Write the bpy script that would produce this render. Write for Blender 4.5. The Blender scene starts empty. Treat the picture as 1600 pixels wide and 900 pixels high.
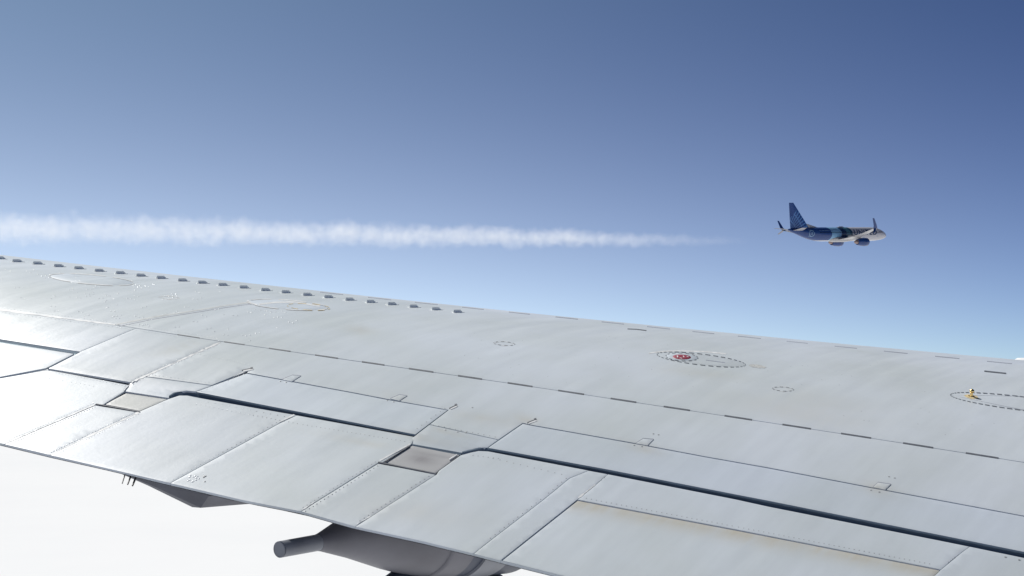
import bpy, bmesh, math, random
from mathutils import Vector, Matrix, noise
from math import radians as R, sin, cos, pi, sqrt
random.seed(7)
S = bpy.context.scene

# ------------------------------------------------------------------ camera
F, HZ = 2400.0, 560.0            # focal length in photo pixels, horizon row (photo 1600x900)
cam = bpy.data.objects.new('camera', bpy.data.cameras.new('camera'))
S.collection.objects.link(cam); S.camera = cam
cam.rotation_euler = (R(90), 0, 0)
cam.data.sensor_width = 36; cam.data.lens = 36*F/1600
cam.data.shift_y = (HZ-450)/1600
cam.data.clip_start = .1; cam.data.clip_end = 900000

# ------------------------------------------------------------------ sky + sun
SUN_EL, SUN_AZ = 47.0, -41.0     # azimuth measured from +Y towards +X
w = bpy.data.worlds.new('World'); S.world = w; w.use_nodes = True
nt = w.node_tree; nt.nodes.clear()
sky = nt.nodes.new('ShaderNodeTexSky'); sky.sky_type = 'NISHITA'; sky.sun_disc = False
sky.sun_elevation = R(SUN_EL); sky.sun_rotation = R(SUN_AZ)
sky.altitude = 8000; sky.air_density = 1.0; sky.dust_density = 1.0; sky.ozone_density = 1.5
bg = nt.nodes.new('ShaderNodeBackground'); bg.inputs['Strength'].default_value = .1
wo = nt.nodes.new('ShaderNodeOutputWorld')
sd = Vector((sin(R(SUN_AZ))*cos(R(SUN_EL)), cos(R(SUN_AZ))*cos(R(SUN_EL)), sin(R(SUN_EL))))
# thin high haze: deeper contrast of the clear sky and a broad bright aureole round the sun's direction
gam = nt.nodes.new('ShaderNodeGamma'); gam.inputs[1].default_value = 1.2; nt.links.new(sky.outputs[0], gam.inputs[0])
tin = nt.nodes.new('ShaderNodeVectorMath'); tin.operation = 'MULTIPLY'; tin.inputs[1].default_value = (.22, .32, .465)
nt.links.new(gam.outputs[0], tin.inputs[0])
wtc = nt.nodes.new('ShaderNodeTexCoord'); nor = nt.nodes.new('ShaderNodeVectorMath'); nor.operation = 'NORMALIZE'
nt.links.new(wtc.outputs['Generated'], nor.inputs[0])
dot = nt.nodes.new('ShaderNodeVectorMath'); dot.operation = 'DOT_PRODUCT'; dot.inputs[1].default_value = sd
nt.links.new(nor.outputs[0], dot.inputs[0])
mx0 = nt.nodes.new('ShaderNodeMath'); mx0.operation = 'MAXIMUM'; mx0.inputs[1].default_value = 0; nt.links.new(dot.outputs['Value'], mx0.inputs[0])
pw = nt.nodes.new('ShaderNodeMath'); pw.operation = 'POWER'; pw.inputs[1].default_value = 5; nt.links.new(mx0.outputs[0], pw.inputs[0])
au = nt.nodes.new('ShaderNodeVectorMath'); au.operation = 'SCALE'; au.inputs[0].default_value = (3.2, 4.55, 4.0); nt.links.new(pw.outputs[0], au.inputs['Scale'])
add = nt.nodes.new('ShaderNodeVectorMath'); add.operation = 'ADD'; nt.links.new(tin.outputs[0], add.inputs[0]); nt.links.new(au.outputs[0], add.inputs[1])
# pale haze low over the horizon, brighter towards the sun's bearing
def wm(op, a, b=None):
    q = nt.nodes.new('ShaderNodeMath'); q.operation = op
    for i, v in enumerate((a, b)):
        if v is None: continue
        if isinstance(v, (int, float)): q.inputs[i].default_value = v
        else: nt.links.new(v, q.inputs[i])
    return q.outputs[0]
wsx = nt.nodes.new('ShaderNodeSeparateXYZ'); nt.links.new(nor.outputs[0], wsx.inputs[0])
hl_ = wm('SQRT', wm('MAXIMUM', wm('SUBTRACT', 1.0, wm('MULTIPLY', wsx.outputs[2], wsx.outputs[2])), 1e-4))
bear = wm('DIVIDE', wm('ADD', wm('MULTIPLY', wsx.outputs[0], sin(R(SUN_AZ))), wm('MULTIPLY', wsx.outputs[1], cos(R(SUN_AZ)))), hl_)
low = wm('POWER', wm('SUBTRACT', 1.0, wm('ABSOLUTE', wsx.outputs[2])), 10.0)
hz_ = wm('MULTIPLY', low, wm('ADD', wm('POWER', wm('MAXIMUM', bear, 0.0), 2.0), .04))
hzc = nt.nodes.new('ShaderNodeVectorMath'); hzc.operation = 'SCALE'; hzc.inputs[0].default_value = (9.0, 8.7, 5.4); nt.links.new(hz_, hzc.inputs['Scale'])
add2 = nt.nodes.new('ShaderNodeVectorMath'); add2.operation = 'ADD'; nt.links.new(add.outputs[0], add2.inputs[0]); nt.links.new(hzc.outputs[0], add2.inputs[1])
nt.links.new(add2.outputs[0], bg.inputs[0]); nt.links.new(bg.outputs[0], wo.inputs[0])
sl = bpy.data.lights.new('sun', 'SUN'); sl.energy = 5.0; sl.angle = R(.5); sl.color = (1, .965, .92)
sun = bpy.data.objects.new('sun', sl); S.collection.objects.link(sun)
sd = Vector((sin(R(SUN_AZ))*cos(R(SUN_EL)), cos(R(SUN_AZ))*cos(R(SUN_EL)), sin(R(SUN_EL))))
sun.rotation_euler = sd.to_track_quat('Z', 'Y').to_euler()
S.view_settings.view_transform = 'Standard'; S.view_settings.look = 'None'
S.view_settings.exposure = 0.0; S.view_settings.gamma = 1
S.cycles.max_bounces = 6; S.cycles.volume_step_rate = 1.0; S.cycles.volume_max_steps = 512
S.cycles.volume_bounces = 2

# ------------------------------------------------------------------ materials
def mat(name):
    m = bpy.data.materials.new(name); m.use_nodes = True
    return m, m.node_tree.nodes, m.node_tree.links, m.node_tree.nodes['Principled BSDF']
def N(ns, t, **kw):
    n = ns.new(t)
    for k, v in kw.items(): setattr(n, k, v)
    return n
def simple(name, col, rough=.5, metal=0, noise_amt=.12, scale=8, bump=0):
    m, ns, ls, b = mat(name)
    b.inputs['Roughness'].default_value = rough; b.inputs['Metallic'].default_value = metal
    tc = N(ns, 'ShaderNodeTexCoord'); nz = N(ns, 'ShaderNodeTexNoise'); nz.inputs['Scale'].default_value = scale
    nz.inputs['Detail'].default_value = 6
    ls.new(tc.outputs['Object'], nz.inputs['Vector'])
    r = N(ns, 'ShaderNodeValToRGB')
    lo = tuple(c*(1-noise_amt) for c in col); hi = tuple(min(1, c*(1+noise_amt)) for c in col)
    r.color_ramp.elements[0].position = .3; r.color_ramp.elements[0].color = (*lo, 1)
    r.color_ramp.elements[1].position = .7; r.color_ramp.elements[1].color = (*hi, 1)
    ls.new(nz.outputs['Fac'], r.inputs[0]); ls.new(r.outputs[0], b.inputs['Base Color'])
    if bump:
        bp = N(ns, 'ShaderNodeBump'); bp.inputs['Distance'].default_value = bump
        ls.new(nz.outputs['Fac'], bp.inputs['Height']); ls.new(bp.outputs[0], b.inputs['Normal'])
    return m

def wing_paint(name, col, dirt=(.50, .46, .37), rough=.33, stain_always=0.0):
    """grey gloss paint: cloudy colour, streaks along the airflow, dirt from the 'stain' attribute, slight waviness"""
    m, ns, ls, b = mat(name)
    tc = N(ns, 'ShaderNodeTexCoord')
    n1 = N(ns, 'ShaderNodeTexNoise'); n1.inputs['Scale'].default_value = 1.3; n1.inputs['Detail'].default_value = 5
    ls.new(tc.outputs['Object'], n1.inputs['Vector'])
    # flow-aligned streaks
    rt = N(ns, 'ShaderNodeVectorRotate', rotation_type='Z_AXIS'); rt.inputs['Angle'].default_value = R(-53.9)
    ls.new(tc.outputs['Object'], rt.inputs['Vector'])          # x now runs along the airflow
    mp = N(ns, 'ShaderNodeMapping'); mp.inputs['Scale'].default_value = (.8, 7, 1)
    ls.new(rt.outputs[0], mp.inputs['Vector'])
    n2 = N(ns, 'ShaderNodeTexNoise'); n2.inputs['Scale'].default_value = 1.6; n2.inputs['Detail'].default_value = 8
    n2.inputs['Roughness'].default_value = .65
    ls.new(mp.outputs[0], n2.inputs['Vector'])
    r1 = N(ns, 'ShaderNodeValToRGB')
    r1.color_ramp.elements[0].position = .32; r1.color_ramp.elements[0].color = (col[0]*.92, col[1]*.94, col[2]*.92, 1)
    r1.color_ramp.elements[1].position = .68; r1.color_ramp.elements[1].color = (col[0]*1.03, col[1]*1.05, col[2]*1.09, 1)
    ls.new(n1.outputs['Fac'], r1.inputs[0])
    r2 = N(ns, 'ShaderNodeMapRange'); r2.inputs['From Min'].default_value = .35; r2.inputs['From Max'].default_value = .7
    r2.inputs['To Min'].default_value = .965; r2.inputs['To Max'].default_value = 1.035
    ls.new(n2.outputs['Fac'], r2.inputs['Value'])
    oi = N(ns, 'ShaderNodeObjectInfo'); orr = N(ns, 'ShaderNodeMapRange'); orr.inputs['To Min'].default_value = .955; orr.inputs['To Max'].default_value = 1.045
    ls.new(oi.outputs['Random'], orr.inputs['Value'])
    mm = N(ns, 'ShaderNodeMath', operation='MULTIPLY'); ls.new(r2.outputs[0], mm.inputs[0]); ls.new(orr.outputs[0], mm.inputs[1]); r2 = mm
    mul = N(ns, 'ShaderNodeVectorMath', operation='SCALE')
    ls.new(r1.outputs[0], mul.inputs[0]); ls.new(r2.outputs[0], mul.inputs['Scale'])
    # fine speckle of dirt
    n3 = N(ns, 'ShaderNodeTexNoise'); n3.inputs['Scale'].default_value = 60; n3.inputs['Detail'].default_value = 3
    ls.new(tc.outputs['Object'], n3.inputs['Vector'])
    sp = N(ns, 'ShaderNodeMapRange'); sp.inputs['From Min'].default_value = .68; sp.inputs['From Max'].default_value = .8
    sp.inputs['To Max'].default_value = .12
    ls.new(n3.outputs['Fac'], sp.inputs['Value'])
    at = N(ns, 'ShaderNodeAttribute', attribute_name='stain')
    ad = N(ns, 'ShaderNodeMath', operation='MULTIPLY_ADD')
    nr = N(ns, 'ShaderNodeMapRange'); nr.inputs['From Min'].default_value = .3; nr.inputs['From Max'].default_value = .65
    nr.inputs['To Min'].default_value = .35; nr.inputs['To Max'].default_value = 1
    ls.new(n2.outputs['Fac'], nr.inputs['Value'])
    ls.new(at.outputs['Fac'], ad.inputs[0]); ls.new(nr.outputs[0], ad.inputs[1]); ls.new(sp.outputs[0], ad.inputs[2])
    ad2 = N(ns, 'ShaderNodeMath', operation='ADD', use_clamp=True); ad2.inputs[1].default_value = stain_always
    ls.new(ad.outputs[0], ad2.inputs[0])
    mx = N(ns, 'ShaderNodeMix', data_type='RGBA')
    ls.new(ad2.outputs[0], mx.inputs[0]); ls.new(mul.outputs[0], mx.inputs[6]); mx.inputs[7].default_value = (*dirt, 1)
    ls.new(mx.outputs[2], b.inputs['Base Color'])
    rr = N(ns, 'ShaderNodeMapRange'); rr.inputs['To Min'].default_value = rough-.06; rr.inputs['To Max'].default_value = rough+.1
    ls.new(n2.outputs['Fac'], rr.inputs['Value']); ls.new(rr.outputs[0], b.inputs['Roughness'])
    # soft quilting of thin skin + orange peel
    n4 = N(ns, 'ShaderNodeTexNoise'); n4.inputs['Scale'].default_value = 3.2; n4.inputs['Detail'].default_value = 2
    mp4 = N(ns, 'ShaderNodeMapping'); mp4.inputs['Scale'].default_value = (.5, 1.5, 1)
    ls.new(rt.outputs[0], mp4.inputs['Vector']); ls.new(mp4.outputs[0], n4.inputs['Vector'])
    b1 = N(ns, 'ShaderNodeBump'); b1.inputs['Distance'].default_value = .008; b1.inputs['Strength'].default_value = .2
    ls.new(n4.outputs['Fac'], b1.inputs['Height'])
    n5 = N(ns, 'ShaderNodeTexNoise'); n5.inputs['Scale'].default_value = 45; n5.inputs['Detail'].default_value = 3
    ls.new(tc.outputs['Object'], n5.inputs['Vector'])
    b2 = N(ns, 'ShaderNodeBump'); b2.inputs['Distance'].default_value = .0006; b2.inputs['Strength'].default_value = .5
    ls.new(n5.outputs['Fac'], b2.inputs['Height']); ls.new(b1.outputs[0], b2.inputs['Normal'])
    ls.new(b2.outputs[0], b.inputs['Normal'])
    return m

PAINT  = wing_paint('wing_paint', (.61, .635, .655))
PAINT2 = wing_paint('flap_paint', (.60, .63, .655), rough=.40)
PAINT3 = wing_paint('spoiler_paint', (.595, .63, .67), rough=.36)
BAYLT  = wing_paint('bay_pale', (.60, .59, .56), stain_always=.05)
BAYDK  = wing_paint('bay_brown', (.56, .54, .54), dirt=(.26, .24, .25), stain_always=.15)
SHADE   = simple('shade_band', (.19, .245, .30), .9)  # dark colour painted in for shade in gaps and on aft edges
SHADE.node_tree.nodes['Principled BSDF'].inputs['Specular IOR Level'].default_value = .15
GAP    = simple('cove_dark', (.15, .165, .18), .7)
SEALANT_GLINT= simple('pale_sealant_glint', (.72, .72, .71), .45, noise_amt=.2, scale=40)  # serves pale sealant and painted sun glints alike
DASH   = simple('dark_joint', (.10, .11, .13), .6, noise_amt=.3, scale=30)
LDASH  = simple('slat_joint', (.30, .32, .38), .6)
RIVET_GLINT  = simple('rivet_glint', (.88, .90, .92), .22, noise_amt=.1)  # pale copy for rivets on the glare side, sparkle painted in
RIVET_UNLIT = simple('rivet_unlit', (.30, .31, .32), .45, noise_amt=.3, scale=30)  # darker copy of the rivet colour for the side without glare
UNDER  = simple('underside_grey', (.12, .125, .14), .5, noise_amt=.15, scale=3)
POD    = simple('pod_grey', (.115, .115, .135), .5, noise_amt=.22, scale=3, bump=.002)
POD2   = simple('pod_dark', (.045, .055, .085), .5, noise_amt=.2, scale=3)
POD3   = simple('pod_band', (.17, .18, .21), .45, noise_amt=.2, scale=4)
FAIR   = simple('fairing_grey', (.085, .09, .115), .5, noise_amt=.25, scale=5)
RING   = simple('ring_grey', (.15, .165, .19), .6, noise_amt=.4, scale=25)
RED    = simple('red_paint', (.28, .03, .055), .45, noise_amt=.25, scale=50)
WHITEP = simple('white_mark', (.8, .8, .78), .5)
GOLD   = simple('brass', (.80, .58, .25), .22, metal=1)
TOUCH  = simple('worn_sealant', (.60, .61, .60), .4, noise_amt=.15, scale=30)
CREAM  = simple('cream_sealant', (.62, .50, .28), .5, noise_amt=.3, scale=60)
VGM    = simple('vane_grey', (.80, .84, .84), .4)
WICK   = simple('discharger_black', (.03, .03, .035), .5)

# ------------------------------------------------------------------ wing upper surface
# the surface is a function of bearing from the cabin window and distance; picture rows are only used to look up points on it
H, M = 4.0, .474
def yh(x): return 512+.185*x                                   # where the wing box begins to curve
def ytop(x): return 398+.1173*x-8.87e-6*x*x                    # crest of the nose
def slice_(x, dh=0):
    e0 = (HZ-yh(x))/F; Y0 = H/(M-e0); e = (HZ-ytop(x))/F; d = M-e
    k = d*d/(4*(H-d*Y0))
    return Y0, k, d/(2*k)+Y0
def P(x, y, dh=0.0):
    """point on the skin (lowered by dh) under photo pixel x,y"""
    Y0, k, Ys = slice_(x); h = H+dh; e = (HZ-y)/F
    Y = h/(M-e)
    if Y > Y0:
        bb = M-e+2*k*Y0; cc = h+k*Y0*Y0
        D = bb*bb-4*k*cc
        Y = (bb-sqrt(D))/(2*k) if D > 0 else bb/(2*k)
    return Vector(((x-800)/F*Y, Y, -h+M*Y-(k*(Y-Y0)**2 if Y > Y0 else 0)))
def PY(x, Y, dh=0.0):
    Y0, k, Ys = slice_(x)
    return Vector(((x-800)/F*Y, Y, -H-dh+M*Y-(k*(Y-Y0)**2 if Y > Y0 else 0)))
def nrm(x, y):
    a = P(x+2, y)-P(x-2, y); b = P(x, y-1.0)-P(x, y+1.0)
    n = a.cross(b); n.normalize(); return n if n.z > 0 else -n

ROOT = Vector((0, 7.5, -.7))
def empty(name, loc):
    o = bpy.data.objects.new(name, None); S.collection.objects.link(o); o.location = loc
    o.empty_display_size = .5; return o
wing = empty('aircraft_wing', ROOT)
wing['label'] = 'pale grey riveted airliner wing with flaps and spoilers, filling the lower half of the view'
wing['category'] = 'airplane wing'

def link(name, me, parent=None, smooth=True, kind=None, label=None):
    o = bpy.data.objects.new(name, me); S.collection.objects.link(o)
    if parent: o.parent = parent
    if smooth:
        for p in me.polygons: p.use_smooth = True
    if kind: o['kind'] = kind
    if label: o['label'] = label
    return o
def mesh(name, vs, fs, m, parent=None, origin=None, smooth=False, **kw):
    """world-space vertices, stored relative to the parent thing"""
    if origin is None: origin = ROOT
    me = bpy.data.meshes.new(name); me.from_pydata([tuple(Vector(v)-origin) for v in vs], [], fs)
    me.materials.append(m); me.update()
    return link(name, me, parent, smooth, **kw)

def area(p): return sum(p[i][0]*p[(i+1) % len(p)][1]-p[(i+1) % len(p)][0]*p[i][1] for i in range(len(p)))/2
def inset(p, d):
    if area(p) < 0: p = p[::-1]
    n = len(p); out = []
    for i in range(n):
        a, b, c = Vector(p[i-1]), Vector(p[i]), Vector(p[(i+1) % n])
        u = (b-a).normalized(); v = (c-b).normalized()
        n1 = Vector((-u.y, u.x)); n2 = Vector((-v.y, v.x))
        s = n1+n2; L = s.dot(n1)
        q = b+s*(d/max(L, .35)); out.append((q.x, q.y))
    return out
def stain_at(x, y, blobs):
    s = 0
    for (cx, cy, rx, ry, sl_, a) in blobs:
        dx = x-cx; dy = y-cy-sl_*dx
        q = (dx/rx)**2+(dy/ry)**2
        if q < 4: s = max(s, a*math.exp(-q*1.3))
    return s
BLOBS = [(560, 515, 22, 7, .1, .5), (760, 655, 55, 9, .15, .4), (1250, 645, 120, 25, .15, .30), (1005, 700, 30, 9, .2, .6), (1375, 765, 30, 12, .2, .5),
         (230, 590, 60, 12, .1, .25), (270, 545, 70, 7, -.25, .35), (1090, 583, 70, 8, .12, .3), (660, 684, 60, 8, .2, .35), (560, 690, 60, 6, .2, .35),
         (640, 800, 120, 22, .1, .25), (1280, 630, 90, 20, .15, .25), (700, 675, 45, 5, .2, .5), (820, 655, 25, 8, .2, .5), (620, 620, 25, 7, .2, .3)]
def plate(name, poly, m, dh=0.0, gap=.48, thick=.010, dhf=None, gx=16, gy=8, blobs=None, sf=None, parent=wing, label=None, bevel=.0008, rim=1.1, edge=False):
    poly = inset(poly, 0) if False else poly
    top = inset(poly, gap+rim); rimp = inset(poly, gap)
    bm = bmesh.new()
    lay = bm.verts.layers.float.new('lvl'); st = bm.verts.layers.float.new('stain')
    vt = [bm.verts.new((x, y, 0)) for x, y in top]
    f = bm.faces.new(vt)
    bmesh.ops.triangulate(bm, faces=[f])
    xs = [p[0] for p in top]; ys = [p[1] for p in top]
    x = math.floor(min(xs)/gx)*gx+gx
    while x < max(xs):
        bmesh.ops.bisect_plane(bm, geom=bm.verts[:]+bm.edges[:]+bm.faces[:], plane_co=(x, 0, 0), plane_no=(1, 0, 0)); x += gx
    y = min(ys)-(.11*0)
    # rows run along the wing (slope ~.17)
    lo = min(yy-.17*xx for xx, yy in top); hi = max(yy-.17*xx for xx, yy in top)
    t = lo+gy
    while t < hi:
        bmesh.ops.bisect_plane(bm, geom=bm.verts[:]+bm.edges[:]+bm.faces[:], plane_co=(0, t, 0), plane_no=(-.17, 1, 0)); t += gy
    # boundary loop is the edges with one face; extrude it into rim and wall
    be = [e for e in bm.edges if len(e.link_faces) == 1]
    ret = bmesh.ops.extrude_edge_only(bm, edges=be)
    rv = [v for v in ret['geom'] if isinstance(v, bmesh.types.BMVert)]
    def closest(px, py, pl):
        best = None
        for i in range(len(pl)):
            a = Vector(pl[i]); b = Vector(pl[(i+1) % len(pl)]); d = b-a; L = d.length_squared
            tt = 0 if L == 0 else max(0, min(1, (Vector((px, py))-a).dot(d)/L))
            q = a+d*tt; dd = (q-Vector((px, py))).length_squared
            if best is None or dd < best[0]: best = (dd, q)
        return best[1]
    tops = inset(poly, gap+rim)
    corner = {(round(a[0], 3), round(a[1], 3)): b for a, b in zip(tops, rimp)}
    for v in rv:
        c = corner.get((round(v.co.x, 3), round(v.co.y, 3)))
        if c is None:
            q = closest(v.co.x, v.co.y, rimp); c = (q.x, q.y)
        v.co.x, v.co.y = c; v[lay] = 1
    re_ = [e for e in ret['geom'] if isinstance(e, bmesh.types.BMEdge)]
    ret2 = bmesh.ops.extrude_edge_only(bm, edges=re_)
    for v in ret2['geom']:
        if isinstance(v, bmesh.types.BMVert): v[lay] = 2
    for v in bm.verts:
        x, y = v.co.x, v.co.y; d = dh+(dhf(x, y) if dhf else 0)
        v[st] = (sf(x, y) if sf else 0)+stain_at(x, y, BLOBS)
        p = P(x, y, d)
        wv = noise.noise(Vector((p.x*1.7, p.y*.9, 3.1+dh*40)))*.0009
        p.z += wv
        if v[lay] == 1: p.z -= bevel
        if v[lay] == 2: p.z -= thick
        v.co = p-ROOT
    bmesh.ops.recalc_face_normals(bm, faces=bm.faces)
    for f in bm.faces:
        f.normal_update()
        if f.normal.z < -.25: f.normal_flip()
    me = bpy.data.meshes.new(name)
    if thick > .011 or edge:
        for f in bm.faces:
            if abs(f.normal.z) < .45: f.material_index = 1  # wall shade painted in with the dark second material
    bm.to_mesh(me); bm.free(); me.materials.append(m); me.materials.append(SHADE)
    o = link(name, me, parent, True, label=label)
    # make sure the sheet faces up
    try: me.set_sharp_from_angle(angle=R(40))
    except Exception: pass
    return o

FD = .008                                   # flaps sit this much below the spoilers
S1 = [(-700, 392), (-300, 445), (0, 484), (180, 507), (287, 524), (345, 533), (420, 544), (565, 565), (793, 598), (1037, 635), (1222, 663), (1411, 692), (1600, 722), (2100, 800)]
def s1y(x):
    for (a, b), (c, d) in zip(S1, S1[1:]):
        if x <= c: return b+(d-b)*(x-a)/(c-a)
    return S1[-1][1]

# front wing skin: from the dashed joint over the crest and round the nose, then the underside back to the trailing edge
def front_skin():
    xs = [-700+i*16 for i in range(176)]
    vs, fs, st = [], [], []
    NU, NN = 46, 12
    for x in xs:
        Ya = P(x, s1y(x)-.15).y; Y0, k, Ys = slice_(x); Yb = Ys+.55
        base = []
        # rim and wall down at the joint
        p = PY(x, Ya); q = p.copy(); q.z -= .012; base.append((q, 0)); q = PY(x, Ya); q.z -= .0008; base.append((q, 0))
        for i in range(NU+1):
            Y = Ya+.008+(Yb-Ya-.008)*i/NU
            p = PY(x, Y)
            yy = HZ-F*p.z/p.y
            p.z += noise.noise(Vector((p.x*1.7, p.y*.9, 3.1)))*.0009
            s = stain_at(x, yy, BLOBS) if Y < Ys else 0
            base.append((p, s))
        slope = M-2*k*(Yb-Y0); p0 = PY(x, Yb)
        r = .26; ang = math.atan(slope)
        # rounded nose
        cx = p0.y+r*sin(ang); cz = p0.z-r*cos(ang)
        for j in range(1, NN+1):
            a = pi/2+ang-(pi*.95)*j/NN
            yy = cx+r*cos(a); base.append((Vector(((x-800)/F*yy, yy, cz+r*sin(a))), 0))
        for p, s in base: vs.append(p); st.append(s)
    n = len(vs)//len(xs)
    for i in range(len(xs)-1):
        for j in range(n-1):
            a = i*n+j; fs.append((a, a+n, a+n+1, a+1))
    o = mesh('wing_skin', vs, fs, PAINT, wing, smooth=True)
    at = o.data.attributes.new('stain', 'FLOAT', 'POINT'); at.data.foreach_set('value', st)
    try: o.data.set_sharp_from_angle(angle=R(40))
    except Exception: pass
    return vs, n, len(xs), xs
fv, fn, fx, fxs = front_skin()

TE = [(-248, 633), (7, 694), (77, 711), (175, 733), (266, 755), (382, 782), (470, 799), (555, 823), (657, 845), (740, 865), (782, 876), (1340, 1015), (2100, 1200)]
def tey(x):
    for (a, b), (c, d) in zip(TE, TE[1:]):
        if x <= c: return b+(d-b)*(x-a)/(c-a)
    return TE[-1][1]

# ---- plates aft of the joint
plate('fixed_panel', [(-700, 393), (-300, 445.3), (0, 484.3), (180, 507.3), (213, 512.5), (125, 549.5), (-700, 419)], PAINT, gap=.35, label='sunlit outermost fixed panel')
plate('fixed_panel', [(213, 512.5), (287, 524.3), (345, 533.3), (204, 597), (75, 575.5), (125, 549.5)], PAINT, gap=.35, label='sunlit fixed panel with a slanted outer edge')
plate('flap_panel', [(-248, 497), (-246, 496), (0, 534), (117, 552.5), (72, 575.5), (0, 589), (-246, 631)], PAINT2, .006, label='glaring white outer control surface panel')
A_low = [(226, 588), (331, 602.5), (306, 612), (292, 610.5), (277, 613), (264, 622), (192, 611), (204, 597.5)]
B_low = [(671, 663), (779, 687), (762, 699.5), (748, 699.5), (736, 702.5), (722, 709.5), (633, 694), (649, 680)]
mid = [(x, y+.15) for x, y in S1 if x >= 345]+[(2100, 899), (1600, 806), (1364, 762), (1200, 730.5), (1100, 713), (992, 692.5), (830, 664), (817, 661), (779, 687), (671, 663), (700.5, 640.5), (607, 624), (550, 613), (385, 582.5), (391, 577), (331, 602), (226, 587.5)]
plate('fixed_panel', mid, PAINT, label='long fixed panel between the dashed joint and the spoilers')
plate('fairing_panel', A_low, PAINT3, dhf=lambda x, y: .010*max(0, min(1, (y-(589+.137*(x-236)))/22))**2)
plate('fairing_panel', B_low, PAINT3, dhf=lambda x, y: .012*max(0, min(1, (y-(667+.183*(x-670)))/30))**2)
sp1 = [(385, 583), (550, 613.4), (607, 624.4), (700, 640.6), (649, 679), (306, 612)]
sp2 = [(817, 661.5), (830, 664.4), (992, 693), (1100, 713.4), (1200, 731), (1364, 762.5), (1600, 806.5), (2100, 899.5), (2100, 962), (1600, 862.5), (1200, 782.5), (1150, 773), (950, 734), (762, 699.7)]
plate('spoiler', sp1, PAINT3, edge=True, label='outer spoiler panel')
plate('spoiler', sp2, PAINT3, edge=True, label='long inner spoiler panel')

F0 = [(75, 577.5), (203, 601.5), (194, 612), (162, 632), (149, 632), (7, 694), (-248, 633)]
F1 = [(149, 633), (217, 644), (78, 711), (7, 694)]
F2 = [(262, 623.5), (280, 617.5), (293, 617.5), (310, 621), (400, 637), (464, 648.5), (437, 661), (266, 755), (78, 711), (217, 643)]
F3 = [(464, 648.5), (649, 682.5), (643, 694), (599, 722), (591, 723), (470, 799), (382, 782), (266, 755), (437, 661)]
F4 = [(591, 724), (682, 741), (555, 823), (470, 799)]
F5 = [(720, 710.8), (736, 706.5), (748, 704), (763, 704.7), (920, 735), (890, 747), (850, 780), (759, 850), (740, 865), (657, 845), (555, 823), (682, 741), (686, 735)]
F6 = [(920, 735), (950, 740.5), (931, 757), (902, 780.5), (782, 876), (740, 865), (759, 850), (850, 780), (890, 747)]
F8 = [(950, 740.5), (1150, 780), (1200, 791), (1515, 853.5), (1500, 865), (1470, 890), (1150, 827.5), (902, 780.5), (931, 757)]
F7 = [(902, 781), (1150, 828), (1470, 890.5), (1340, 1015), (782, 876)]
F9 = [(1515, 853.5), (1600, 871), (2100, 973), (2100, 1200), (1340, 1015), (1470, 890), (1500, 865)]
plate('flap_panel', F0, PAINT2, FD)
plate('flap_panel', F1, PAINT2, FD+.001)
plate('flap_panel', F2, PAINT2, FD)
plate('flap_panel', F3, PAINT2, FD)
plate('flap_panel', F4, PAINT2, FD+.001)
plate('flap_panel', F5, PAINT2, FD)
plate('flap_panel', F6, PAINT2, FD, gap=.45)
plate('flap_panel', F8, PAINT2, FD)
plate('flap_panel', F7, PAINT2, FD+.004, gap=1.15, sf=lambda x, y: .95*math.exp(-((y-(783+.1935*(x-902)))/15)**2) if y > 770 else 0,
      label='inner flap panel with a beige stain along its front edge')
plate('flap_panel', F9, PAINT2, FD)
bay1 = [(197, 613), (263, 623.5), (219, 643), (162, 632)]
bay2 = [(644, 695.5), (719.5, 710.3), (679.5, 740.3), (600, 723)]
plate('bay_cover', bay1, BAYLT, FD+.005, gap=1.3, gx=6, gy=4, label='pale beige cover in the outer flap recess')
plate('bay_cover', bay2, BAYDK, FD+.004, gap=.9, gx=6, gy=4, sf=lambda x, y: .9*math.exp(-((x-660)/22)**2-((y-718-.1*(x-660))/8)**2)+.4*math.exp(-((y-(707+.2*(x-660)))/2.5)**2),
      label='stained brown-grey cover in the middle flap recess')
# inner lips round the two recesses
def strip(name, pts, wpx, m, dh=0.0, hgt=.003, parent=wing, label=None, seg=14, jit=0, **kw):
    """raised strip of width wpx following a polyline lying on the skin"""
    P2 = [Vector(pts[0])]
    for a, b in zip(pts, pts[1:]):
        a = Vector(a); b = Vector(b); n = max(1, int((b-a).length/seg))
        for i in range(1, n+1): P2.append(a.lerp(b, i/n))
    vs, fs = [], []
    for i, p in enumerate(P2):
        t = (P2[min(i+1, len(P2)-1)]-P2[max(i-1, 0)]).normalized(); s = Vector((-t.y, t.x))*wpx/2*(1 if not jit else random.uniform(1-jit, 1+jit))
        for q, z in ((p+s, -.002), (p+s, hgt), (p-s, hgt), (p-s, -.002)):
            v = P(q.x, q.y, dh); v.z += z; vs.append(v)
    for i in range(len(P2)-1):
        a = i*4
        for j in range(3): fs.append((a+j, a+j+1, a+j+5, a+j+4))
    fs.append((0, 1, 2, 3)); e = len(vs)-4; fs.append((e+3, e+2, e+1, e))
    return mesh(name, vs, fs, m, parent, label=label, **kw)
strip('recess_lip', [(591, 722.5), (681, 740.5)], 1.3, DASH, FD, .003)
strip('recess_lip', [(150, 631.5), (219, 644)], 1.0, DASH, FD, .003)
strip('recess_lip', [(594, 720), (641, 694)], 2.2, SEALANT_GLINT, FD, .002)
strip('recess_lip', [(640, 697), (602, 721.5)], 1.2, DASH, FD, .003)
strip('recess_lip', [(714, 710.5), (702, 718)], 1.5, SEALANT_GLINT, FD, .002)

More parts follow.
